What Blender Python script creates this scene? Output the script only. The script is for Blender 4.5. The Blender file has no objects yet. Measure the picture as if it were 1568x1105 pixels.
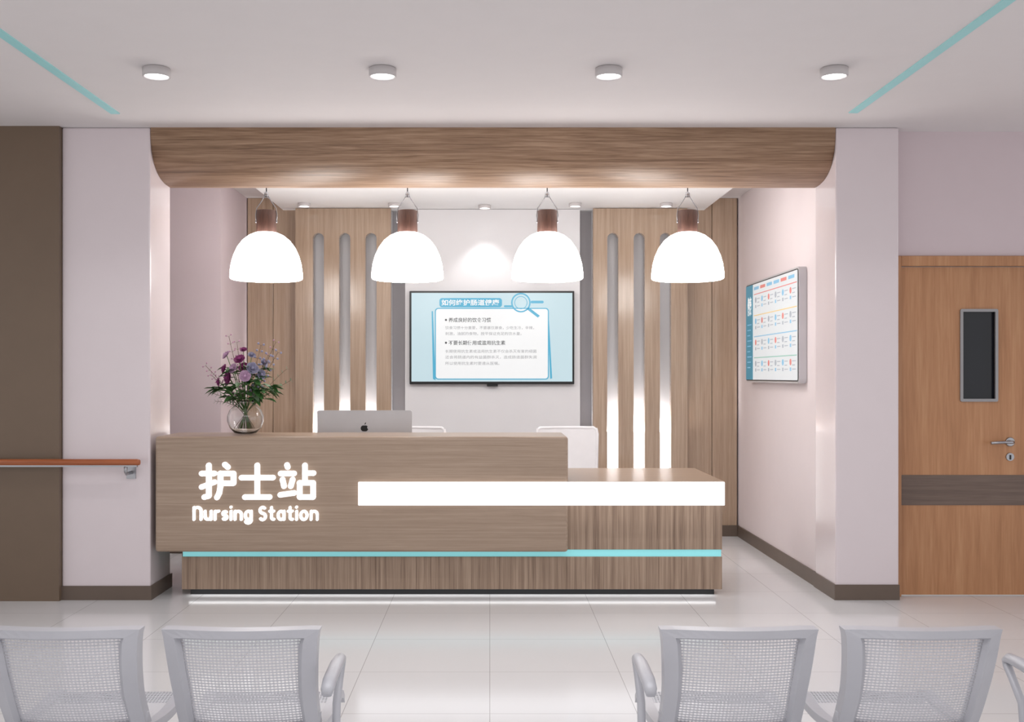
import bpy, math, random
from mathutils import Vector, Matrix
random.seed(7)
scene = bpy.context.scene
scene.view_settings.view_transform = 'Standard'
CEIL = 3.077

# ------------------------------------------------------------------ materials
def lin(c):
    return tuple(((x/255)/12.92 if x/255 <= 0.04045 else (((x/255)+0.055)/1.055)**2.4) for x in c) + (1,)

def mat(name, col, rough=.5, metal=0, es=0, ecol=None, spec=.5, coat=0, trans=0, var=.03, vscale=6, alpha=1, ior=1.45, bump=0):
    m = bpy.data.materials.new(name); m.use_nodes = True
    nt = m.node_tree; b = nt.nodes['Principled BSDF']
    c = lin(col)
    tc = nt.nodes.new('ShaderNodeTexCoord')
    n = nt.nodes.new('ShaderNodeTexNoise'); n.inputs['Scale'].default_value = vscale; n.inputs['Detail'].default_value = 3
    nt.links.new(tc.outputs['Object'], n.inputs['Vector'])
    r = nt.nodes.new('ShaderNodeValToRGB')
    r.color_ramp.elements[0].position = .3; r.color_ramp.elements[1].position = .7
    r.color_ramp.elements[0].color = tuple(x*(1-var) for x in c[:3])+(1,)
    r.color_ramp.elements[1].color = tuple(min(1, x*(1+var)) for x in c[:3])+(1,)
    nt.links.new(n.outputs['Fac'], r.inputs['Fac'])
    nt.links.new(r.outputs['Color'], b.inputs['Base Color'])
    b.inputs['Roughness'].default_value = rough; b.inputs['Metallic'].default_value = metal
    b.inputs['Specular IOR Level'].default_value = spec; b.inputs['Coat Weight'].default_value = coat
    b.inputs['Coat Roughness'].default_value = .1
    b.inputs['Transmission Weight'].default_value = trans; b.inputs['IOR'].default_value = ior
    if es:
        b.inputs['Emission Color'].default_value = lin(ecol or col); b.inputs['Emission Strength'].default_value = es
    if bump:
        bp = nt.nodes.new('ShaderNodeBump'); bp.inputs['Strength'].default_value = bump; bp.inputs['Distance'].default_value = .01
        nt.links.new(n.outputs['Fac'], bp.inputs['Height']); nt.links.new(bp.outputs['Normal'], b.inputs['Normal'])
    return m

def wood(name, cols, axis='x', across=22, along=.9, rough=.4, coat=0., bump=.06, lo=.33, hi=.67, spec=.5, big=.05, dist=.25):
    m = bpy.data.materials.new(name); m.use_nodes = True
    nt = m.node_tree; b = nt.nodes['Principled BSDF']; N = nt.nodes.new; L = nt.links.new
    tc = N('ShaderNodeTexCoord'); mp = N('ShaderNodeMapping')
    sc = [across]*3; sc['xyz'.index(axis)] = along
    mp.inputs['Scale'].default_value = sc
    L(tc.outputs['Object'], mp.inputs['Vector'])
    n1 = N('ShaderNodeTexNoise'); n1.inputs['Scale'].default_value = 1; n1.inputs['Detail'].default_value = 5; n1.inputs['Roughness'].default_value = .6; n1.inputs['Distortion'].default_value = dist
    n2 = N('ShaderNodeTexNoise'); n2.inputs['Scale'].default_value = 6; n2.inputs['Detail'].default_value = 3
    n3 = N('ShaderNodeTexNoise'); n3.inputs['Scale'].default_value = 1.3; n3.inputs['Detail'].default_value = 2
    L(mp.outputs['Vector'], n1.inputs['Vector']); L(mp.outputs['Vector'], n2.inputs['Vector']); L(tc.outputs['Object'], n3.inputs['Vector'])
    a = N('ShaderNodeMath'); a.operation = 'MULTIPLY_ADD'; a.inputs[1].default_value = .35; L(n2.outputs['Fac'], a.inputs[0])
    s = N('ShaderNodeMath'); s.operation = 'MULTIPLY'; s.inputs[1].default_value = .65; L(n1.outputs['Fac'], s.inputs[0]); L(s.outputs[0], a.inputs[2])
    r = N('ShaderNodeValToRGB'); e = r.color_ramp.elements
    e[0].position = lo; e[0].color = lin(cols[0]); e[1].position = hi; e[1].color = lin(cols[2])
    k = e.new((lo+hi)/2); k.color = lin(cols[1])
    L(a.outputs[0], r.inputs['Fac'])
    hsv = N('ShaderNodeHueSaturation'); mr = N('ShaderNodeMapRange'); mr.inputs['From Min'].default_value = .3; mr.inputs['From Max'].default_value = .7
    mr.inputs['To Min'].default_value = 1-big; mr.inputs['To Max'].default_value = 1+big
    L(n3.outputs['Fac'], mr.inputs['Value']); L(mr.outputs[0], hsv.inputs['Value']); L(r.outputs['Color'], hsv.inputs['Color'])
    L(hsv.outputs['Color'], b.inputs['Base Color'])
    bp = N('ShaderNodeBump'); bp.inputs['Strength'].default_value = bump; bp.inputs['Distance'].default_value = .004
    L(a.outputs[0], bp.inputs['Height']); L(bp.outputs['Normal'], b.inputs['Normal'])
    b.inputs['Roughness'].default_value = rough; b.inputs['Coat Weight'].default_value = coat; b.inputs['Coat Roughness'].default_value = .15
    b.inputs['Specular IOR Level'].default_value = spec
    return m

M_col = mat('column_gloss_paint', (224, 213, 216), .2, var=.008, coat=.4)
M_wall = mat('wall_paint_pink_white', (229, 218, 219), .5, var=.008)
M_wallp = mat('wall_paint_pink_and_shade', (213, 198, 202), .6, var=.008)  # door wall's darker pink; left alcove's shade is put into this colour
M_white = mat('wall_paint_white', (226, 225, 227), .5, var=.008)
M_cwhite = mat('ceiling_paint_lit_tone', (246, 245, 245), .6, var=.005)  # lighter ceiling tone, alcove brightness put into the colour
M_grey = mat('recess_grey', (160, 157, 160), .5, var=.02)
M_slot = mat('slot_backing_white', (215, 215, 219), .5, var=.01)
M_ceil = mat('ceiling_paint', (223, 218, 218), .8, var=.008)
M_brown = mat('brown_wall_panel', (114, 96, 80), .34, var=.02)
M_base = mat('baseboard_brown', (104, 90, 80), .4, var=.04)
M_teal = mat('teal_light_strip', (150, 203, 205), .4, es=.1, ecol=(170, 225, 226))
M_teal2 = mat('teal_desk_band', (130, 205, 210), .4, es=.45, ecol=(150, 225, 230))
M_glow = mat('glowing_acrylic', (250, 250, 252), .3, es=1.1)
M_sign = mat('sign_letter_white', (252, 252, 252), .3, es=.7)
M_lamp = mat('pendant_opal_glass', (255, 255, 255), .3, es=8.5, ecol=(255, 251, 248))
M_down = mat('downlight_lens', (255, 255, 255), .3, es=5)
M_downb = mat('downlight_housing', (200, 195, 195), .4)
M_led = mat('led_tube', (255, 255, 255), .3, es=1.8)
M_ledf = mat('led_under_desk', (255, 255, 255), .3, es=3)
M_black = mat('black_plastic', (22, 22, 24), .3)
M_steel = mat('brushed_steel', (170, 170, 174), .28, metal=1)
M_alu = mat('aluminium_shell', (200, 198, 200), .35, metal=.3)
M_chair = mat('bench_grey_paint', (182, 182, 188), .35, metal=.1)
M_offw = mat('office_chair_white', (232, 230, 232), .45)
M_leather = wood('pendant_cap_wood', [(76, 50, 42), (96, 66, 56), (116, 84, 72)], 'z', 40, 3, .5)
M_rail = wood('handrail_wood', [(150, 82, 46), (176, 100, 60), (196, 120, 78)], 'x', 30, 1, .35)
M_beam = wood('beam_walnut', [(122, 93, 70), (158, 126, 100), (186, 155, 128)], 'x', 24, .9, .5, 0, .35, .34, .64, dist=1.6)
M_panelw = wood('alcove_panel_oak', [(156, 131, 110), (173, 149, 127), (187, 164, 143)], 'z', 46, 1, .22, .45, .03)
M_deskh = wood('desk_oak_horizontal', [(146, 124, 106), (163, 141, 122), (177, 155, 136)], 'x', 85, 1.2, .32, .15, .06, big=.03)
M_zebra = wood('desk_base_zebrawood', [(112, 90, 74), (155, 131, 112), (183, 159, 138)], 'z', 40, .6, .4, 0, .05, .34, .62)
M_door = wood('door_beech', [(166, 117, 79), (182, 131, 92), (194, 146, 106)], 'z', 14, .8, .4)
M_doorb = wood('door_band_wood', [(90, 74, 66), (108, 90, 80), (122, 104, 94)], 'x', 40, 1, .4)

# floor: large pale tiles with thin seams
M_floor = bpy.data.materials.new('floor_porcelain_tile'); M_floor.use_nodes = True
nt = M_floor.node_tree; b = nt.nodes['Principled BSDF']
tc = nt.nodes.new('ShaderNodeTexCoord'); mp = nt.nodes.new('ShaderNodeMapping'); mp.inputs['Location'].default_value = (0, -.05, 0)
br = nt.nodes.new('ShaderNodeTexBrick'); br.offset = 0; br.squash = 1
br.inputs['Scale'].default_value = 1; br.inputs['Brick Width'].default_value = .638; br.inputs['Row Height'].default_value = .638
br.inputs['Mortar Size'].default_value = .0018; br.inputs['Mortar Smooth'].default_value = .2
br.inputs['Color1'].default_value = lin((224, 224, 226)); br.inputs['Color2'].default_value = lin((226, 226, 228)); br.inputs['Mortar'].default_value = lin((174, 173, 175))
nt.links.new(tc.outputs['Object'], mp.inputs['Vector']); nt.links.new(mp.outputs['Vector'], br.inputs['Vector'])
nt.links.new(br.outputs['Color'], b.inputs['Base Color']); b.inputs['Roughness'].default_value = .14; b.inputs['Specular IOR Level'].default_value = .5

# perforated steel sheet
M_perf = bpy.data.materials.new('perforated_steel_mesh'); M_perf.use_nodes = True
nt = M_perf.node_tree; b = nt.nodes['Principled BSDF']; N = nt.nodes.new; L = nt.links.new
b.inputs['Base Color'].default_value = lin((196, 196, 202)); b.inputs['Metallic'].default_value = .1; b.inputs['Roughness'].default_value = .4
uv = N('ShaderNodeTexCoord'); sx = N('ShaderNodeSeparateXYZ'); L(uv.outputs['UV'], sx.inputs[0])
outs = []
for o, per in (('X', .0105), ('Y', .0115)):
    m1 = N('ShaderNodeMath'); m1.operation = 'MULTIPLY'; m1.inputs[1].default_value = 2*math.pi/per; L(sx.outputs[o], m1.inputs[0])
    m2 = N('ShaderNodeMath'); m2.operation = 'SINE'; L(m1.outputs[0], m2.inputs[0]); outs.append(m2)
mm = N('ShaderNodeMath'); mm.operation = 'MULTIPLY_ADD'; mm.inputs[1].default_value = .6; L(outs[0].outputs[0], mm.inputs[0]); L(outs[1].outputs[0], mm.inputs[2])
gt = N('ShaderNodeMath'); gt.operation = 'LESS_THAN'; gt.inputs[1].default_value = .4; L(mm.outputs[0], gt.inputs[0])
L(gt.outputs[0], b.inputs['Alpha'])

# ------------------------------------------------------------------ mesh builder
class MB:
    def __init__(s): s.v = []; s.f = []; s.m = []; s.sm = []; s.uv = {}; s.mats = []
    def mi(s, m):
        if m not in s.mats: s.mats.append(m)
        return s.mats.index(m)
    def face(s, idx, m, smooth=False, uv=None):
        s.f.append(idx); s.m.append(s.mi(m)); s.sm.append(smooth)
        if uv: s.uv[len(s.f)-1] = uv
    def box(s, x0, x1, y0, y1, z0, z1, m):
        i = len(s.v)
        s.v += [(x0, y0, z0), (x1, y0, z0), (x1, y1, z0), (x0, y1, z0), (x0, y0, z1), (x1, y0, z1), (x1, y1, z1), (x0, y1, z1)]
        for q in ((0, 3, 2, 1), (4, 5, 6, 7), (0, 1, 5, 4), (1, 2, 6, 5), (2, 3, 7, 6), (3, 0, 4, 7)):
            s.face([i+k for k in q], m)
        return s
    def lathe(s, prof, c, m, n=40, axis='z', smooth=True, cap=True):
        i = len(s.v); c = Vector(c)
        for r, h in prof:
            for k in range(n):
                a = 2*math.pi*k/n; p = (r*math.cos(a), r*math.sin(a), h)
                if axis == 'y': p = (p[0], p[2], p[1])
                if axis == 'x': p = (p[2], p[0], p[1])
                s.v.append(tuple(c+Vector(p)))
        for j in range(len(prof)-1):
            for k in range(n):
                k2 = (k+1) % n
                s.face([i+j*n+k, i+j*n+k2, i+(j+1)*n+k2, i+(j+1)*n+k], m, smooth)
        if cap:
            s.face([i+k for k in range(n)][::-1], m); t = i+(len(prof)-1)*n; s.face([t+k for k in range(n)], m)
        return s
    def tube(s, pts, r, m, n=10, sy=1.0):
        pts = [Vector(p) for p in pts]; i = len(s.v); N = len(pts)
        rs = r if isinstance(r, (list, tuple)) else [r]*N
        t0 = (pts[1]-pts[0]).normalized(); up = Vector((0, 0, 1)) if abs(t0.z) < .9 else Vector((1, 0, 0))
        a = t0.cross(up).normalized()
        for j, p in enumerate(pts):
            t = (pts[min(j+1, N-1)]-pts[max(j-1, 0)]).normalized()
            a = (a-t*a.dot(t)).normalized(); bb = t.cross(a)
            for k in range(n):
                th = 2*math.pi*k/n
                s.v.append(tuple(p+(a*math.cos(th)*sy+bb*math.sin(th))*rs[j]))
        for j in range(N-1):
            for k in range(n):
                k2 = (k+1) % n; s.face([i+j*n+k, i+j*n+k2, i+(j+1)*n+k2, i+(j+1)*n+k], m, True)
        s.face([i+k for k in range(n)][::-1], m); t = i+(N-1)*n; s.face([t+k for k in range(n)], m)
        return s
    def grid(s, fn, nu, nv, m, smooth=True, uvfn=None):
        i = len(s.v)
        for b_ in range(nv+1):
            for a_ in range(nu+1): s.v.append(tuple(fn(a_/nu, b_/nv)))
        for b_ in range(nv):
            for a_ in range(nu):
                q = [(a_, b_), (a_+1, b_), (a_+1, b_+1), (a_, b_+1)]
                s.face([i+y*(nu+1)+x for x, y in q], m, smooth, [uvfn(x/nu, y/nv) for x, y in q] if uvfn else None)
        return s
    def ball(s, c, r, m, n=10, sz=1):
        return s.lathe([(max(1e-4, r*math.sin(math.pi*k/8)), -r*sz*math.cos(math.pi*k/8)) for k in range(9)], c, m, n, cap=False)
    def mesh(s, me, m, mtx=None):
        i = len(s.v)
        for v in me.vertices: s.v.append(tuple(mtx(v.co) if mtx else v.co))
        for p in me.polygons: s.face([i+k for k in p.vertices], m, False)
        return s
    def obj(s, name, parent=None, bevel=0, seg=2, loc=None):
        me = bpy.data.meshes.new(name); me.from_pydata(s.v, [], s.f)
        for m in s.mats: me.materials.append(m)
        ul = me.uv_layers.new(name='UVMap')
        for p in me.polygons:
            p.material_index = s.m[p.index]; p.use_smooth = s.sm[p.index]
            if p.index in s.uv:
                for li, c in zip(p.loop_indices, s.uv[p.index]): ul.data[li].uv = c
        me.update()
        o = bpy.data.objects.new(name, me); scene.collection.objects.link(o)
        if bevel:
            md = o.modifiers.new('bevel', 'BEVEL'); md.width = bevel; md.segments = seg; md.limit_method = 'ANGLE'; md.angle_limit = math.radians(50); md.harden_normals = False
        if loc: o.location = loc
        if parent: o.parent = parent
        return o

def root(name, loc=(0, 0, 0)):
    e = bpy.data.objects.new(name, None); e.location = loc; e.empty_display_size = .1; scene.collection.objects.link(e); return e

def curve_mesh(loops, depth):
    cu = bpy.data.curves.new('tmp', 'CURVE'); cu.dimensions = '2D'; cu.fill_mode = 'BOTH'; cu.extrude = depth/2
    for lp in loops:
        sp = cu.splines.new('POLY'); sp.points.add(len(lp)-1); sp.use_cyclic_u = True
        for p, c in zip(sp.points, lp): p.co = (c[0], c[1], 0, 1)
    o = bpy.data.objects.new('tmp', cu); scene.collection.objects.link(o)
    dg = bpy.context.evaluated_depsgraph_get(); dg.update()
    me = bpy.data.meshes.new_from_object(o.evaluated_get(dg)); bpy.data.objects.remove(o); return me

def text_mesh(body, x0, x1, z0, z1, depth=.001, offset=0., xfit=True, sp=1.0):
    cu = bpy.data.curves.new('tmp', 'FONT'); cu.body = body; cu.size = 1; cu.offset = offset; cu.resolution_u = 3; cu.space_character = sp
    o = bpy.data.objects.new('tmp', cu); scene.collection.objects.link(o)
    cu.extrude = .5
    dg = bpy.context.evaluated_depsgraph_get(); dg.update()
    me = bpy.data.meshes.new_from_object(o.evaluated_get(dg)); bpy.data.objects.remove(o)
    if not len(me.vertices): return me
    xs = [v.co.x for v in me.vertices]; ys = [v.co.y for v in me.vertices]
    ax, bx, ay, by = min(xs), max(xs), min(ys), max(ys)
    for v in me.vertices:
        v.co.x = x0+(v.co.x-ax)/(bx-ax)*(x1-x0); v.co.y = z0+(v.co.y-ay)/(by-ay)*(z1-z0); v.co.z = v.co.z*depth
    return me

# ------------------------------------------------------------------ room shell
def shell(name, boxes, m, bevel=0):
    b = MB()
    for q in boxes: b.box(*q, m)
    return b.obj(name, bevel=bevel)

shell('floor', [(-6, 6, -3, 9.9, -.1, 0)], M_floor)
shell('ceiling', [(-6, 6, -3, 9.9, CEIL, CEIL+.1)], M_ceil)
shell('ceiling_alcove_drop', [(-1.88, 1.95, 7.24, 9.57, 2.965, CEIL)], M_cwhite)
shell('wall_left_brown', [(-6, -2.79, 6.77, 7.24, 0, CEIL)], M_brown)
shell('wall_left_column', [(-2.79, -2.213, 6.81, 7.24, 0, CEIL)], M_col, .012)
shell('wall_right_column', [(2.255, 2.668, 6.81, 7.24, 0, CEIL)], M_col, .012)
shell('wall_right_alcove', [(2.264, 2.46, 7.24, 9.57, 0, CEIL)], M_wall)
shell('wall_left_alcove', [(-6, -2.213, 8.6, 9.57, 0, CEIL)], M_wallp)
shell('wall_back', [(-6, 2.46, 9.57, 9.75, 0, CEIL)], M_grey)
shell('wall_door_side', [(2.668, 3.70, 6.93, 7.13, 2.255, CEIL), (3.70, 6, 6.93, 7.13, 0, CEIL)], M_wallp)
shell('baseboard_left_column', [(-2.79, -2.203, 6.80, 6.81, 0, .092), (-2.213, -2.203, 6.81, 7.25, 0, .092)], M_base)
shell('baseboard_right_column', [(2.245, 2.668, 6.80, 6.81, 0, .1), (2.245, 2.255, 6.81, 7.24, 0, .1)], M_base)
shell('baseboard_right_alcove', [(2.252, 2.264, 7.243, 9.50, 0, .1)], M_base)
shell('baseboard_left_alcove', [(-6, -2.203, 8.59, 8.6, 0, .1), (-2.213, -2.203, 8.6, 9.5, 0, .1)], M_base)
shell('baseboard_back', [(-2.2, -1.75, 9.5, 9.51, 0, .1), (1.78, 2.25, 9.5, 9.51, 0, .1)], M_base)
shell('trim_ceiling_strip_left', [(-2.335, -2.28, 0, 6.44, CEIL-.006, CEIL)], M_teal)
shell('trim_ceiling_strip_right', [(2.205, 2.26, 0, 6.42, CEIL-.006, CEIL)], M_teal)

# curved wooden beam over the opening
b = MB(); prof = []
for k in range(25):
    t = math.pi/2*k/24
    prof.append((6.81+.43*(1-math.cos(t)**.75), CEIL-.317*(math.sin(t)**.75)))
n = len(prof)
def beamrow(x): return [(x, y, z) for y, z in prof]+[(x, 7.24, CEIL)]
r0, r1 = beamrow(-2.211), beamrow(2.253); b.v = r0+r1; K = len(r0)
for k in range(K-1): b.face([k, K+k, K+k+1, k+1], M_beam, k < n-1)
b.face(list(range(K)), M_beam); b.face(list(range(K, 2*K))[::-1], M_beam)
b.obj('trim_curved_wood_beam')

# ------------------------------------------------------------------ alcove back wall panels
b = MB()
for x0, x1 in ((-2.205, -1.975), (-1.971, -1.748), (1.778, 2.02), (2.024, 2.25)):
    b.box(x0, x1, 9.51, 9.57, 0.0, CEIL-.002, M_panelw)
b.obj('wall_panel_back_wood', bevel=.003)

def slot_loop(cx, w, z0, z1):
    r = w/2; return [(cx-r, z0), (cx+r, z0)]+[(cx+r*math.cos(a), z1-r+r*math.sin(a)) for a in [math.pi*k/14 for k in range(15)]]
def area(name, loc, rot, sx, sy, e, col=(1, 1, 1)):
    l = bpy.data.lights.new(name, 'AREA'); l.shape = 'RECTANGLE'; l.size = sx; l.size_y = sy; l.energy = e; l.color = col
    o = bpy.data.objects.new(name, l); o.location = loc; o.rotation_euler = rot; scene.collection.objects.link(o); return o
for side, (x0, x1, cs) in {'left': (-1.744, -.888, (-1.538, -1.302, -1.066)), 'right': (.928, 1.774, (1.104, 1.341, 1.577))}.items():
    b = MB()
    me = curve_mesh([[(x0, .01), (x1, .01), (x1, 2.96), (x0, 2.96)]]+[slot_loop(c, .1, .12, 2.74) for c in cs], .07)
    b.mesh(me, M_panelw, lambda c: Vector((c.x, 9.41-c.z, c.y)))
    b.box(x0+.002, x1-.002, 9.50, 9.565, .01, 2.955, M_slot)
    for c in cs: b.box(c-.046, c+.046, 9.45, 9.498, .14, .95, M_led)
    o = b.obj('trim_slotted_light_panel_'+side)
    for c in cs:
        a = area('slot_uplight', (c, 9.462, .96), (math.pi-.25, 0, 0), .085, .05, 2.8); a.parent = o
shell('wall_panel_tv_white', [(-.765, .815, 9.44, 9.57, 0, 2.962)], M_white, .003)

# ------------------------------------------------------------------ downlights
def downlight(x, y, z, name='ceiling_downlight', r=.072, h=.045, power=8, size=120, emit=True):
    b = MB()
    b.lathe([(r*.9, 0), (r, -.004), (r, -h), (r*.93, -h-.003), (r*.86, -h), (r*.84, -h+.008)], (0, 0, 0), M_downb, 36, cap=False)
    b.lathe([(r*.86, -h+.006), (r*.5, -h+.002), (.001, -h+.001)], (0, 0, 0), M_down, 36, cap=False)
    o = b.obj(name, loc=(x, y, z))
    l = bpy.data.lights.new('spot', 'SPOT'); l.energy = power; l.spot_size = math.radians(size); l.spot_blend = .4; l.shadow_soft_size = .05
    lo = bpy.data.objects.new('lamp_beam', l); lo.location = (0, 0, -h-.012); scene.collection.objects.link(lo); lo.parent = o
for x in (-1.754, -.564, .626, 1.812): downlight(x, 5.5, CEIL, power=18, size=135)
for x in (-1.62, -.83, 0.745, 1.54): downlight(x, 9.12, 2.965, r=.055, h=.03, power=4, size=80)
downlight(-.045, 9.22, 2.965, r=.055, h=.03, power=15, size=84)

# ------------------------------------------------------------------ pendants
def pendant(x, y):
    b = MB()
    prof = [(.245, 0), (.256, .004), (.261, .012), (.260, .05), (.252, .11), (.236, .17), (.208, .232), (.17, .284), (.125, .32), (.085, .338), (.07, .342)]
    b.lathe(prof, (0, 0, 0), M_lamp, 56, cap=False)
    b.lathe([(.244, .002), (.2, .012), (.1, .016), (.001, .017)], (0, 0, 0), M_lamp, 56, cap=False)
    b.lathe([(.071, .338), (.073, .345), (.070, .5), (.066, .502), (.001, .503)], (0, 0, 0), M_leather, 40)
    for sx in (-1, 1):
        b.tube([(sx*.074, 0, .42), (sx*.078, 0, .47), (sx*.07, 0, .52), (sx*.035, 0, .57), (sx*.012, 0, .61)], .0035, M_steel, 8)
        b.lathe([(.008, -.006), (.008, .006)], (sx*.074, 0, .42), M_steel, 12, axis='x')
    b.lathe([(.012, .60), (.016, .61), (.016, .63), (.006, .64)], (0, 0, 0), M_steel, 16)
    b.tube([(0, 0, .63), (0, 0, .79)], .004, M_black, 8)
    b.lathe([(.05, .79), (.05, .805)], (0, 0, 0), M_steel, 24)
    b.obj('pendant_lamp', loc=(x, y, 2.158))
for x in (-1.625, -.5985, .418, 1.439): pendant(x, 7.6)

# ------------------------------------------------------------------ reception desk
R = root('reception_desk', (0, 0, 0))
MB().box(-2.18, .51, 6.80, 7.30, .3125, 1.065, M_deskh).obj('raised_counter', R, .02, 4)
MB().box(-2.035, 1.535, 6.90, 7.30, .05, .2655, M_zebra).obj('base', R, .003)
MB().box(-2.03, 1.53, 6.91, 7.30, .2655, .3125, M_teal2).obj('teal_band', R)
MB().box(-2.0, 1.50, 6.985, 7.28, 0, .05, M_black).obj('plinth', R)
MB().box(-2.0, 1.50, 6.935, 6.97, .047, .05, M_ledf).obj('plinth_led', R)
MB().box(.512, 1.535, 6.90, 7.72, .3125, .6185, M_zebra).box(.6, 1.535, 7.30, 7.72, 0, .3125, M_zebra).obj('low_body', R, .002)
MB().box(-.854, 1.525, 6.775, 6.80, .6185, .771, M_glow).obj('light_band', R, .004)
MB().box(.512, 1.525, 6.80, 7.77, .6185, .757, M_glow).obj('low_slab', R, .003)
MB().box(.512, 1.525, 6.80, 7.77, .757, .774, M_deskh).obj('low_worktop', R, .003)
MB().box(-2.15, .50, 7.302, 7.95, .72, .75, M_deskh).box(-2.15, -2.11, 7.302, 7.9, 0, .72, M_zebra).box(.46, .50, 7.302, 7.9, 0, .72, M_zebra).box(-2.1, .45, 7.302, 7.33, .02, .72, M_zebra).obj('staff_worktop', R)

def stroke(b, pts, hw, m, y0=6.782, y1=6.799):
    """chunky rounded sign stroke extruded in y; pts in (x, z) metres"""
    for (x, z) in pts: b.lathe([(hw, y0), (hw, y1)], (x, 0, z), m, 18, 'y', smooth=False)
    for (xa, za), (xb, zb) in zip(pts, pts[1:]):
        d = Vector((xb-xa, zb-za)); 
        if d.length < 1e-5: continue
        d.normalize(); nx, nz = -d.y*hw, d.x*hw; i = len(b.v)
        for y in (y0, y1): b.v += [(xa+nx, y, za+nz), (xa-nx, y, za-nz), (xb-nx, y, zb-nz), (xb+nx, y, zb+nz)]
        for q in ((0, 1, 2, 3), (7, 6, 5, 4), (0, 4, 5, 1), (1, 5, 6, 2), (2, 6, 7, 3), (3, 7, 4, 0)): b.face([i+k for k in q], m)
b = MB()
glyphs = {
 'hu': [[(.7, 7.2), (4.1, 7.2)], [(2.6, 9.4), (2.6, 1.2), (1.4, .9)], [(.7, 3.6), (4.1, 4.9)], [(6.9, 9.6), (7.7, 8.9)], [(5.7, 7.2), (9.2, 7.2), (9.2, 4.6), (5.7, 4.6)], [(5.7, 7.2), (5.7, 3.8), (5.4, 2.0), (4.8, .8)]],
 'shi': [[(.8, 6.1), (9.2, 6.1)], [(5, 9.4), (5, 1.0)], [(1.7, .9), (8.3, .9)]],
 'zhan': [[(2.4, 9.5), (2.6, 8.9)], [(.7, 7.2), (4.3, 7.2)], [(1.2, 5.6), (1.6, 3.8)], [(3.9, 5.6), (3.4, 3.8)], [(.6, 1.5), (4.3, 2.0)], [(7.2, 9.4), (7.2, 4.8)], [(7.2, 7.3), (9.5, 7.3)], [(5.8, 4.7), (9.4, 4.7), (9.4, .9), (5.8, .9), (5.8, 4.7)]]}
U = .0243
for gi, g in enumerate(('hu', 'shi', 'zhan')):
    ox = -1.889+gi*.2565
    for st in glyphs[g]: stroke(b, [(ox+x*U, .650+z*U) for x, z in st], .0175, M_sign)
def arc(cx, cz, r, a0, a1, n=10, ry=None):
    ry = ry or r; return [(cx+r*math.cos(math.radians(a0+(a1-a0)*k/n)), cz+ry*math.sin(math.radians(a0+(a1-a0)*k/n))) for k in range(n+1)]
X = .84
def L_n(h=X): return ([[(0, 0), (0, h)], arc(.29, h-.3, .29, 180, 0)+[(.58, 0)]], .58)
lat = {
 'N': ([[(0, 0), (0, 1.22)], arc(.33, .89, .33, 180, 0)+[(.66, 0)]], .66),
 'u': ([[(0, X), (0, .3)]+arc(.28, .3, .28, 180, 360), [(.56, X), (.56, 0)]], .56),
 'r': ([[(0, 0), (0, X)], arc(.3, X-.3, .3, 180, 80)], .34),
 's': ([arc(.2, .62, .19, 40, 270, 9)+arc(.2, .22, .2, 90, -140, 9)], .4),
 'i': ([[(0, 0), (0, X)], [(0, 1.24), (0, 1.25)]], 0),
 'n': L_n(),
 'g': ([arc(.28, .42, .28, 0, 360, 16, .42), [(.56, X), (.56, -.1)]+arc(.28, -.1, .28, 0, -160, 8, .25)], .56),
 'S': ([arc(.27, .93, .25, 40, 270, 9, .3)+arc(.27, .3, .27, 90, -140, 9, .32)], .54),
 't': ([[(.18, 1.22), (.18, .25)]+arc(.38, .22, .2, 180, 280, 5), [(0, X), (.4, X)]], .42),
 'a': ([arc(.28, .42, .28, 0, 360, 16, .42), [(.56, X), (.56, 0)]], .56),
 'o': ([arc(.3, .42, .3, 0, 360, 18, .42)], .6)}
cx = 0; items = []
for ch in 'Nursing Station':
    if ch == ' ': cx += .42; continue
    st, w = lat[ch]; items += [[(cx+x, z) for x, z in s] for s in st]; cx += w+.38
k = (.823-.022)/(cx-.38)
for s in items: stroke(b, [(-1.922+x*k, .526+z*.065) for x, z in s], .0088, M_sign)
b.obj('sign_letters', R)

# ------------------------------------------------------------------ television
R = root('wall_television', (0, 9.4, 1.8))
def on_tv(o):
    o.location = (0, -9.4, -1.8); o.parent = R; return o
TW = .00585; TX = -.721; TZ = 1.384
def tq(u0, u1, v0, v1): return TX+u0*TW, TX+u1*TW, TZ+v0*TW, TZ+v1*TW
b = MB(); x0, x1, z0, z1 = tq(0, 253, 0, 143)
b.box(x0, x1, 9.385, 9.44, z0, z1, M_black); on_tv(b.obj('casing', bevel=.005))
b = MB(); b.box(x0+.62*1.12, x0+.62*1.28, 9.385, 9.42, z0-.02, z0, M_black); on_tv(b.obj('sensor_bump', bevel=.004))
S_bg = mat('screen_pale_cyan', (100, 112, 116), .3, es=.72, ecol=(205, 230, 238))
S_wh = mat('screen_white', (140, 140, 140), .3, es=.68, ecol=(250, 252, 253))
S_cy = mat('screen_cyan', (60, 125, 150), .3, es=.5, ecol=(80, 180, 215))
S_dk = mat('screen_text_dark', (70, 72, 76), .4)
S_gr = mat('screen_text_grey', (150, 152, 156), .4, es=.15)
b = MB()
def plate(b, u0, u1, v0, v1, lay, m):
    x0, x1, z0, z1 = tq(u0, u1, v0, v1); y = 9.385-.0012*lay
    b.box(x0, x1, y-.001, y, z0, z1, m)
def rr(u0, u1, v0, v1, r):
    o = []
    for cx, cy, a0 in ((u1-r, v1-r, 0), (u0+r, v1-r, 90), (u0+r, v0+r, 180), (u1-r, v0+r, 270)):
        for k in range(6):
            a = math.radians(a0+18*k); o.append((cx+r*math.cos(a), cy+r*math.sin(a)))
    return o
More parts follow.
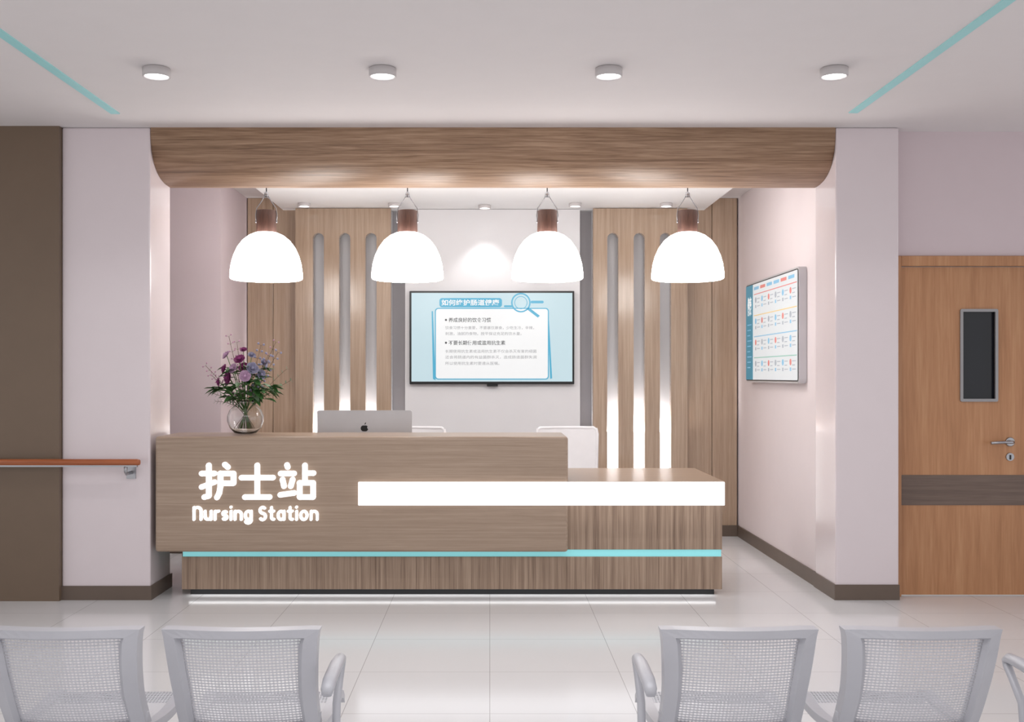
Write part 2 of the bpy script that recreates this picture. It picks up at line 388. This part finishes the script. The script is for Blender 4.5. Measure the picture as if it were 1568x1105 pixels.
def shape(b, loops, lay, m):
    me = curve_mesh([[(TX+u*TW, TZ+v*TW) for u, v in lp] for lp in loops], .001)
    y = 9.385-.0012*lay-.0005
    b.mesh(me, m, lambda c: Vector((c.x, y-c.z, c.y)))
plate(b, 3, 250, 4, 140, 0, S_bg)
shape(b, [[(34, 112), (36, 112), (40, 6), (36, 8)]], 1, S_cy)
shape(b, [[(216, 8), (219, 9), (214, 100), (212, 100)]], 1, S_cy)
shape(b, [rr(39, 214, 7, 117, 5)], 2, S_cy)
shape(b, [rr(40.6, 212.4, 8.6, 115.4, 4)], 3, S_wh)
shape(b, [rr(46, 142, 118, 132, 4)], 3, S_cy)
b.mesh(text_mesh('如何维护肠道健康', TX+49*TW, TX+138*TW, TZ+120.5*TW, TZ+130*TW, .001, .02), S_wh, lambda c: Vector((c.x, 9.3800-c.z, c.y)))
circ = lambda cx, cy, r: [(cx+r*math.cos(2*math.pi*k/32), cy+r*math.sin(2*math.pi*k/32)) for k in range(32)]
shape(b, [circ(171, 125, 15), circ(171, 125, 12.8)], 4, S_cy)
shape(b, [circ(171, 125, 10), circ(171, 125, 9)], 4, S_cy)
shape(b, [[(180, 115), (183, 118), (200, 105), (197, 102)]], 4, S_cy)
shape(b, [rr(186, 206, 124, 128, 2)], 3, S_cy); shape(b, [rr(145, 158, 118, 121, 1.4)], 3, S_cy)
def tvt(body, u0, u1, v0, v1, m, off=0):
    b.mesh(text_mesh(body, TX+u0*TW, TX+u1*TW, TZ+v0*TW, TZ+v1*TW, .001, off), m, lambda c: Vector((c.x, 9.3800-c.z, c.y)))
tvt('养成良好的饮食习惯', 60, 125, 95, 102, S_dk, .01); shape(b, [circ(56, 98.5, 1.6)], 4, S_dk)
tvt('饮食习惯十分重要，不要暴饮暴食，少吃生冷，辛辣，', 55, 191, 84, 89, S_gr)
tvt('刺激，油腻的食物，按平保证充足的饮水量。', 55, 172, 75, 80, S_gr)
tvt('不要长期使用或滥用抗生素', 60, 147, 60, 67, S_dk, .01); shape(b, [circ(56, 63.5, 1.6)], 4, S_dk)
tvt('长期使用抗生素或滥用抗生素不仅会杀灭有害的细菌', 55, 195, 48, 53, S_gr)
tvt('还会将肠道内的有益菌群杀灭，造成肠道菌群失调', 55, 195, 39, 44, S_gr)
tvt('所以使用抗生素时要遵从医嘱。', 55, 138, 29.5, 34.5, S_gr)
on_tv(b.obj('screen_picture'))

# ------------------------------------------------------------------ information board on right wall (faces -X)
R = root('wall_information_screen', (2.25, 8.2, 1.8))
def onw(o): o.location = (-2.25, -8.2, -1.8); o.parent = R; return o
BW, BH = 1.54, .837; YF, ZB = 8.995, 1.405
def wq(lay): return lambda c: Vector((2.204-.0012*lay-c.z, YF-c.x, ZB+c.y))
S_frame = mat('board_frame_silver', (205, 203, 206), .3, metal=.2)
S_bz = mat('board_bezel_black', (40, 42, 46), .35)
b = MB(); me = curve_mesh([[(x, y) for x, y in rr(0, BW, 0, BH, .035)]], .055)
b.mesh(me, S_frame, lambda c: Vector((2.235-c.z, YF-c.x, ZB+c.y))); onw(b.obj('frame'))
b = MB()
def wshape(loops, lay, m): b.mesh(curve_mesh(loops, .001), m, wq(lay))
def wrect(x0, x1, y0, y1, lay, m): wshape([[(x0, y0), (x1, y0), (x1, y1), (x0, y1)]], lay, m)
S_c2 = mat('board_teal', (40, 120, 145), .3, es=.3, ecol=(60, 155, 185)); S_lc = mat('board_light_cyan', (120, 175, 205), .3, es=.3, ecol=(140, 195, 225))
S_bw = mat('board_white', (160, 162, 164), .3, es=.5, ecol=(244, 250, 253))
S_rd = mat('board_red', (215, 130, 125), .3, es=.2); S_ye = mat('board_yellow', (228, 200, 130), .3, es=.2); S_gn = mat('board_green', (140, 195, 180), .3, es=.2)
S_lg = mat('board_light_grey', (168, 176, 186), .3, es=.2)
wshape([rr(.014, BW-.014, .014, BH-.014, .025)], 0, S_bz); wshape([rr(.022, BW-.022, .022, BH-.022, .012)], 1, S_bw)
wrect(.022, .25, .022, BH-.022, 2, S_c2)
b.mesh(text_mesh('健康', .08, .21, .56, .72, .001, .02), S_wh, wq(3))
for k in range(9): wrect(.07, .21-.02*(k % 3), .48-.045*k, .488-.045*k, 3, S_lc)
for k in range(6):
    wrect(.29+k*.2, .44+k*.2, .765, .79, 2, (S_lc, S_rd, S_lc, S_lc, S_rd, S_lc)[k])
for r_ in range(4):
    y = .57-r_*.175
    wrect(.29, BW-.04, y+.155, y+.162, 2, (S_rd, S_ye, S_lc, S_gn)[r_])
    for k in range(6):
        x = .31+k*.2
        b.mesh(curve_mesh([[(x+.035+.024*math.cos(a), y+.11+.024*math.sin(a)) for a in [2*math.pi*t/14 for t in range(14)]]], .001), (S_lg, S_lc, S_rd)[(k+r_) % 3], wq(2))
        wrect(x+.02, x+.05, y+.045, y+.07, 2, S_lc if k % 2 else S_lg)
        for t in range(3): wrect(x+.08, x+.165-.02*(t % 2), y+.115-.03*t, y+.121-.03*t, 2, S_lg)
onw(b.obj('printed_content'))

# ------------------------------------------------------------------ door
R = root('door_1', (3.18, 6.93, 0))
def ond(o): o.location = (-3.18, -6.93, 0); o.parent = R; return o
b = MB(); b.box(2.670, 2.722, 6.905, 7.12, 0, 2.252, M_door).box(3.646, 3.698, 6.905, 7.12, 0, 2.252, M_door).box(2.722, 3.646, 6.905, 7.12, 2.185, 2.252, M_door)
ond(b.obj('frame', bevel=.004))
b = MB(); me = curve_mesh([[(2.726, .008), (3.642, .008), (3.642, 2.18), (2.726, 2.18)], [(3.13, 1.30), (3.357, 1.30), (3.357, 1.89), (3.13, 1.89)]], .045)
b.mesh(me, M_door, lambda c: Vector((c.x, 6.955-c.z, c.y))); ond(b.obj('leaf'))
b = MB(); b.box(2.727, 3.641, 6.929, 6.935, .602, .802, M_doorb); ond(b.obj('kick_band'))
b = MB()
me = curve_mesh([rr(3.118, 3.369, 1.288, 1.902, .012), [(3.137, 1.307), (3.35, 1.307), (3.35, 1.883), (3.137, 1.883)]], .014)
b.mesh(me, mat('window_trim_grey', (150, 148, 150), .3, metal=.6), lambda c: Vector((c.x, 6.928-c.z, c.y)))
b.box(3.13, 3.357, 6.95, 6.958, 1.30, 1.89, mat('dark_glass', (26, 29, 36), .08)); ond(b.obj('vision_window'))
b = MB(); b.lathe([(.03, 0), (.03, -.008), (.027, -.011)], (3.45, 6.932, 1.022), M_steel, 28, 'y').lathe([(.026, 0), (.026, -.008)], (3.45, 6.932, .922), M_steel, 28, 'y')
b.tube([(3.45, 6.925, 1.022), (3.45, 6.885, 1.022), (3.435, 6.875, 1.022), (3.38, 6.875, 1.022), (3.30, 6.878, 1.017)], .0095, M_steel, 12)
b.box(3.446, 3.454, 6.919, 6.924, .905, .935, M_black); ond(b.obj('lever_handle'))

# ------------------------------------------------------------------ handrail
b = MB()
b.tube([(-4.6, 6.70, .905), (-2.26, 6.70, .905), (-2.245, 6.70, .905)], [.021, .021, .017], M_rail, 16)
b.box(-4.6, -2.26, 6.69, 6.71, .876, .892, M_steel)
for x in (-4.2, -3.3): b.tube([(x, 6.70, .88), (x, 6.70, .845), (x, 6.72, .83), (x, 6.77, .83)], .009, M_steel, 10).lathe([(.03, -.008), (.03, 0)], (x, 6.77, .83), M_steel, 20, 'y')
x = -2.335; b.tube([(x, 6.70, .88), (x, 6.70, .845), (x, 6.72, .83), (x, 6.81, .83)], .011, M_steel, 10).box(x-.03, x+.03, 6.80, 6.81, .79, .87, M_steel)
b.obj('wall_handrail')

# ------------------------------------------------------------------ desktop computer (seen from behind)
b = MB()
b.mesh(curve_mesh([rr(-.342, .342, .085, .46, .016)], .018), M_alu, lambda c: Vector((c.x, -c.z, c.y)))
b.box(-.325, .325, .0091, .0098, .13, .445, M_black)
b.box(-.09, .09, -.09, .10, 0, .006, M_alu)
b.grid(lambda u, v: Vector((-.075+.15*u, -.085+.06*min(1, v*1.4)**2+.012, .006+.2*v)), 2, 8, M_alu)
b.box(-.075, .075, -.04, -.009, .14, .26, M_alu)
ap = []
for k in range(40):
    a = 2*math.pi*k/40; r_ = .026*(1-.18*max(0, math.sin(a))**6-.10*max(0, -math.sin(a))**8)*(1+.06*math.cos(2*a))
    ap.append((r_*math.cos(a), .331+r_*math.sin(a)))
ap = [p if (p[0]-.030)**2+(p[1]-.336)**2 > .011**2 else (.030-math.sqrt(max(0, .011**2-(p[1]-.336)**2)), p[1]) for p in ap]
leaf = [(.000, .358), (.003, .369), (.011, .374), (.010, .365), (.004, .358)]
b.mesh(curve_mesh([ap], .001), M_black, lambda c: Vector((c.x, -.0098-c.z, c.y))); b.mesh(curve_mesh([leaf], .001), M_black, lambda c: Vector((c.x, -.0098-c.z, c.y)))
b.obj('desktop_computer', loc=(-.904, 7.55, .75))

# ------------------------------------------------------------------ office chairs
def office_chair(x, y, rot=0):
    b = MB()
    def back(u, v, off=0):
        U = (u-.5)*2; V = v
        w = .255-.02*(1-V)
        return Vector((U*w, -.27+off+.05*U*U-.05*V, .52+.505*V))
    b.grid(lambda u, v: back(u, v, .0), 12, 10, M_offw); b.grid(lambda u, v: back(1-u, v, .02), 12, 10, M_offw)
    pts = [back(u, 0, .01) for u in (0.06, .3, .5, .7, .94)]+[back(1, v, .01) for v in (.05, .3, .6, .9)]+[back(.985, .97, .01), back(.94, 1, .01)]+[back(u, 1, .01) for u in (.7, .5, .3, .06)]+[back(.015, .97, .01)]+[back(0, v, .01) for v in (.9, .6, .3, .05)]+[back(.06, 0, .01)]
    b.tube(pts, .014, M_offw, 10)
    b.lathe([(.22, .44), (.25, .455), (.25, .49), (.22, .51), (.001, .515)], (0, 0, 0), M_offw, 32)
    b.tube([(0, -.05, .44), (0, -.25, .43), (0, -.29, .50), (0, -.28, .62)], .02, M_alu, 10)
    for s in (-1, 1): b.tube([(s*.22, -.1, .46), (s*.28, -.1, .48), (s*.29, -.1, .66), (s*.29, .0, .68), (s*.29, .12, .68)], .013, M_alu, 8)
    b.lathe([(.03, .08), (.03, .25), (.022, .25), (.022, .44)], (0, 0, 0), M_steel, 20)
    for k in range(5):
        a = 2*math.pi*k/5+.3; c, s = math.cos(a), math.sin(a)
        b.tube([(0, 0, .10), (c*.15, s*.15, .095), (c*.29, s*.29, .07)], [.025, .02, .014], M_alu, 8)
        b.lathe([(.028, -.02), (.03, -.01), (.03, .01), (.028, .02)], (c*.29, s*.29, .03), M_black, 16, 'x')
    o = b.obj('office_chair', loc=(x, y, 0)); o.rotation_euler = (0, 0, rot)
office_chair(.665, 8.45, math.pi+.08); office_chair(-.65, 8.45, math.pi-.1)

# ------------------------------------------------------------------ flower vase
R = root('flower_vase', (-1.66, 7.1, 1.067))
G = mat('clear_glass', (250, 252, 252), .0, trans=1, ior=1.45, var=0)
op = [(.045, 0), (.075, .006), (.105, .04), (.122, .085), (.122, .12), (.107, .16), (.078, .19), (.055, .205), (.052, .214), (.06, .226)]
ip = [(r_-.003, z) for r_, z in op][::-1]; ip[-1] = (.04, .008); ip[-2] = (.07, .012)
b = MB(); b.lathe(op+ip, (0, 0, 0), G, 48, cap=False); i = len(b.v)
b.face([k for k in range(48)][::-1], G); b.face([i-48+k for k in range(48)], G); b.obj('glass_bowl', R)
F_st = mat('stem_green', (86, 120, 62), .6); F_lf = mat('leaf_dark_green', (62, 106, 52), .5, var=.25, vscale=30); F_lf2 = mat('leaf_sage', (116, 138, 110), .6, var=.15, vscale=30)
F_pu = mat('petal_purple', (144, 64, 118), .6, var=.15, vscale=40); F_li = mat('petal_lilac', (196, 162, 190), .6, var=.1, vscale=40)
F_bl = mat('petal_blue_grey', (150, 148, 172), .6, var=.1, vscale=40); F_tw = mat('twig_brown', (104, 84, 66), .7)
F_bd = mat('bud_pink', (196, 150, 176), .6)
b = MB()
def leafm(p, d, L_, w, m, up=Vector((0, 0, 1)), droop=.25):
    d = d.normalized(); s = d.cross(up)
    if s.length < .1: s = Vector((1, 0, 0))
    s.normalize(); nn = s.cross(d)
    def fn(u, v):
        ww = w*math.sin(math.pi*min(1, v*.93+.07))**.8*(1 if v < .5 else (1-(v-.5)*.5))
        return p+d*(L_*v)+s*((u-.5)*ww)+nn*(abs(u-.5)*ww*.35)-Vector((0, 0, 1))*droop*L_*v*v
    b.grid(fn, 2, 5, m)
def flower(c, d, R_, m, layers=3):
    d = d.normalized(); a0 = Vector((0, 0, 1)) if abs(d.z) < .8 else Vector((1, 0, 0)); x_ = d.cross(a0).normalized(); y_ = d.cross(x_)
    for l_ in range(layers):
        n_ = 6-l_; sp = (1.0, .72, .42)[l_]
        for k in range(n_):
            th = 2*math.pi*(k+.4*l_)/n_+random.random()*.3; o = x_*math.cos(th)+y_*math.sin(th); t = x_*-math.sin(th)+y_*math.cos(th)
            def fn(u, v, o=o, t=t, sp=sp):
                w = R_*1.05*math.sin(math.pi*(.12+.8*v))*(.5+.5*sp)
                return c+o*(R_*sp*math.sin(v*1.5))+d*(R_*(1.05-sp*.75)*v+R_*.15*(1-abs(u-.5)*2)*-v)+t*((u-.5)*w)
            b.grid(fn, 3, 4, m)
    b.ball(c+d*R_*.25, R_*.28, m)
def stem(tip, r_=.0025, m=None):
    tip = Vector(tip); base = Vector((-tip.x*.25+random.uniform(-.02, .02), -tip.y*.25, .03)); mid = Vector((tip.x*.12, tip.y*.12, .22))
    pts = []
    for k in range(9):
        t = k/8; pts.append(base*(1-t)**2+mid*2*t*(1-t)+tip*t*t)
    b.tube(pts, r_, m or F_st, 6); return pts
fl = [((-.10, -.05, .38), .046, F_pu), ((-.14, .0, .44), .034, F_pu), ((-.12, -.03, .53), .034, F_li), ((-.02, -.08, .50), .04, F_pu), ((.05, -.04, .53), .028, F_bl), ((.06, -.07, .44), .044, F_bl), ((.02, -.10, .39), .04, F_li),
      ((.11, -.03, .40), .036, F_bl), ((-.06, -.09, .44), .036, F_li), ((.12, .02, .48), .03, F_bl), ((-.02, .03, .45), .035, F_pu), ((-.17, -.03, .35), .03, F_pu), ((.0, -.06, .565), .026, F_pu)]
for p, r_, m in fl:
    pts = stem(p); p = Vector(p); flower(p, Vector((p.x*1.6, -.14, p.z-.36)), r_, m)
for k in range(130):
    a = random.uniform(0, 6.28); rr_ = random.uniform(.02, .14); z = random.uniform(.23, .46)
    p = Vector((math.cos(a)*rr_, math.sin(a)*rr_*.8, z)); d = Vector((math.cos(a), math.sin(a)*.8-.15, random.uniform(-.45, .5)))
    leafm(p, d, random.uniform(.055, .1), random.uniform(.036, .06), F_lf if random.random() < .85 else F_lf2)
for k, (x, y, z) in enumerate([(-.2, -.02, .30), (.2, -.04, .32), (-.15, 0, .3), (.17, .03, .28), (.1, -.08, .27), (-.08, -.1, .28)]):
    stem((x, y, z)); 
    for q in range(4): leafm(Vector((x, y, z))*(1-.06*q)+Vector((0, 0, .02*q)), Vector((x*4, y*3+random.uniform(-.4, .4), random.uniform(-.4, .4))), .085, .055, F_lf)
for x, y, z, m in [(.31, -.02, .36, F_lf2), (.27, .05, .44, F_lf2), (.22, 0, .55, F_bl), (-.24, .02, .40, F_tw), (-.27, 0, .46, F_tw), (-.12, .03, .66, F_tw), (-.07, .05, .62, F_tw), (-.24, 0, .28, F_lf2), (.2, .02, .62, F_tw), (.1, .02, .6, F_bl), (.16, -.03, .53, F_bl), (-.2, -.02, .22, F_lf2)]:
    pts = stem((x, y, z), .0016, F_tw)
    for j in range(4, 9):
        for s in (-1, 1):
            for h in (0, .5):
                if j == 8 and h: continue
                p = pts[j] if not h else (pts[j]+pts[j+1])/2
                d = (pts[min(j+1, 8)]-pts[j-1]).normalized(); sd = d.cross(Vector((0, 1, 0))).normalized()*s
                if m in (F_lf2,): leafm(p, d*.6+sd, .042*(1.15-j/12), .009, F_lf2, droop=.1)
                else:
                    q = p+(d*.5+sd+Vector((0, random.uniform(-.5, .5), 0)))*.018; b.tube([p, q], .0008, F_tw, 4); b.ball(q, .0055 if m is F_tw else .008, F_bd if m is F_tw else F_bl, 6)
b.obj('bouquet', R)

# ------------------------------------------------------------------ waiting benches (backs towards camera)
def bench(name, seats, arms, y0=2.95):
    b = MB()
    def backmap(cx):
        def f(u, s, off=0.):   # u metres across, s metres down from the top
            y = y0+.035*(s/.36)+.10*(s/.36)**2+.05*(u/.224)**2; z = .736-s*.92+.012*(1-s/.36)*(-(u/.224)**2+1)*.3
            return Vector((cx+u, y-off, z))
        return f
    def seatmap(cx):
        def f(u, s, off=0.):
            z = .405-.03*math.sin(math.pi*s/.44*.9)+.012*(s/.44)-.05*max(0, (s-.36)/.08)**2
            return Vector((cx+u, y0+.15+s, z-off))
        return f
    def ring(f, Ls, ht, hb, wt, wb, bar, th):
        NS = 14; loopo = []; loopi = []
        def half(s): t = s/Ls; return ht+(hb-ht)*min(1, t*1.6)**.6
        def wid(s): t = s/Ls; return wt+(wb-wt)*t
        for k in range(13):
            t = k/12*2-1; loopo.append((t*half(0), .004*abs(t)**8)); loopi.append((t*(half(0)-wid(0)), bar+.004*abs(t)**6))
        for k in range(1, NS):
            s = k/NS*Ls; si = bar+(Ls-2*bar)*k/NS; loopo.append((half(s), s)); loopi.append((half(s)-wid(s), si))
        for k in range(13):
            t = 1-k/12*2; loopo.append((t*half(Ls), Ls)); loopi.append((t*(half(Ls)-wid(Ls)), Ls-bar))
        for k in range(NS-1, 0, -1):
            s = k/NS*Ls; si = bar+(Ls-2*bar)*k/NS; loopo.append((-half(s), s)); loopi.append((-half(s)+wid(s), si))
        n = len(loopo); i = len(b.v)
        mid = [((uo*.25+ui*.75), (so*.25+si_*.75)) for (uo, so), (ui, si_) in zip(loopo, loopi)]
        rings = ((loopo, .004), (mid, .006), (loopi, -.012), (loopi, -th*.8), (loopo, -th))
        for lp, off in rings: b.v += [tuple(f(u, s, off)) for u, s in lp]
        R5 = len(rings)
        for ra in range(R5):
            rb = (ra+1) % R5
            for k in range(n):
                k2 = (k+1) % n; b.face([i+ra*n+k, i+ra*n+k2, i+rb*n+k2, i+rb*n+k], M_chair, False)
        hw = lambda s: half(s)-wid(s)*.8
        b.grid(lambda u, v: f((u-.5)*2*hw(v*Ls), bar*.8+v*(Ls-1.6*bar), -.016), 12, 12, M_perf, True, lambda u, v: ((u-.5)*2*hw(v*Ls), v*Ls))
    for cx in seats:
        ring(backmap(cx), .36, .227, .208, .054, .047, .032, .045)
        ring(seatmap(cx), .44, .222, .225, .04, .04, .03, .022)
        b.tube([backmap(cx)(-.2, .30, 0)+Vector((0, .03, 0)), (cx-.19, y0+.17, .38), (cx-.17, y0+.27, .345)], .014, M_chair, 8)
        b.tube([backmap(cx)(.2, .30, 0)+Vector((0, .03, 0)), (cx+.19, y0+.17, .38), (cx+.17, y0+.27, .345)], .014, M_chair, 8)
    x0, x1 = min(seats)-.26, max(seats)+.26
    b.box(min(x0, min(arms)-.02), max(x1, max(arms)+.02), y0+.23, y0+.31, .29, .345, M_chair)
    for lx in (x0+.1, x1-.1):
        b.box(lx-.03, lx+.03, y0+.24, y0+.30, .03, .29, M_chair)
        b.tube([(lx, y0+.0, .02), (lx, y0+.1, .05), (lx, y0+.27, .07), (lx, y0+.45, .05), (lx, y0+.56, .02)], .022, M_chair, 10)
        for fy in (y0+.02, y0+.54): b.lathe([(.025, 0), (.025, .02)], (lx, fy, 0), M_black, 16)
    for ax in arms:
        p = [(y0+.24, .32), (y0+.20, .40), (y0+.21, .47), (y0+.27, .53), (y0+.30, .56), (y0+.305, .574), (y0+.285, .586), (y0+.22, .588), (y0+.15, .585), (y0+.07, .58), (y0+.03, .568), (y0+.018, .552)]
        rs = [.011, .011, .011, .011, .012, .013, .016, .018, .018, .018, .017, .012]
        b.tube([(ax, q[0], q[1]) for q in p], rs, M_chair, 14, 1.15)
    return b.obj(name)
bench('waiting_bench_chairs', (-1.232, -.716), (-.463, -1.60))
bench('waiting_bench_chairs', (.717, 1.245), (.458, 1.61))

# ------------------------------------------------------------------ lights and world
area('added_key_area', (0, 2.0, CEIL-.02), (0, 0, 0), 4.0, 3.0, 74)  # added key lamp, out of view, brightens desk and column fronts
w = bpy.data.worlds.new('World'); scene.world = w; w.use_nodes = True
bg = w.node_tree.nodes['Background']; bg.inputs[0].default_value = (1, .985, .995, 1); bg.inputs[1].default_value = .93

cam = bpy.data.cameras.new('Camera'); cam.sensor_width = 36; cam.lens = 36.73; cam.shift_x = .0217; cam.shift_y = .01435; cam.clip_start = .05
co = bpy.data.objects.new('Camera', cam); co.location = (0, 0, 1.46); co.rotation_euler = (math.pi/2, 0, 0); scene.collection.objects.link(co); scene.camera = co
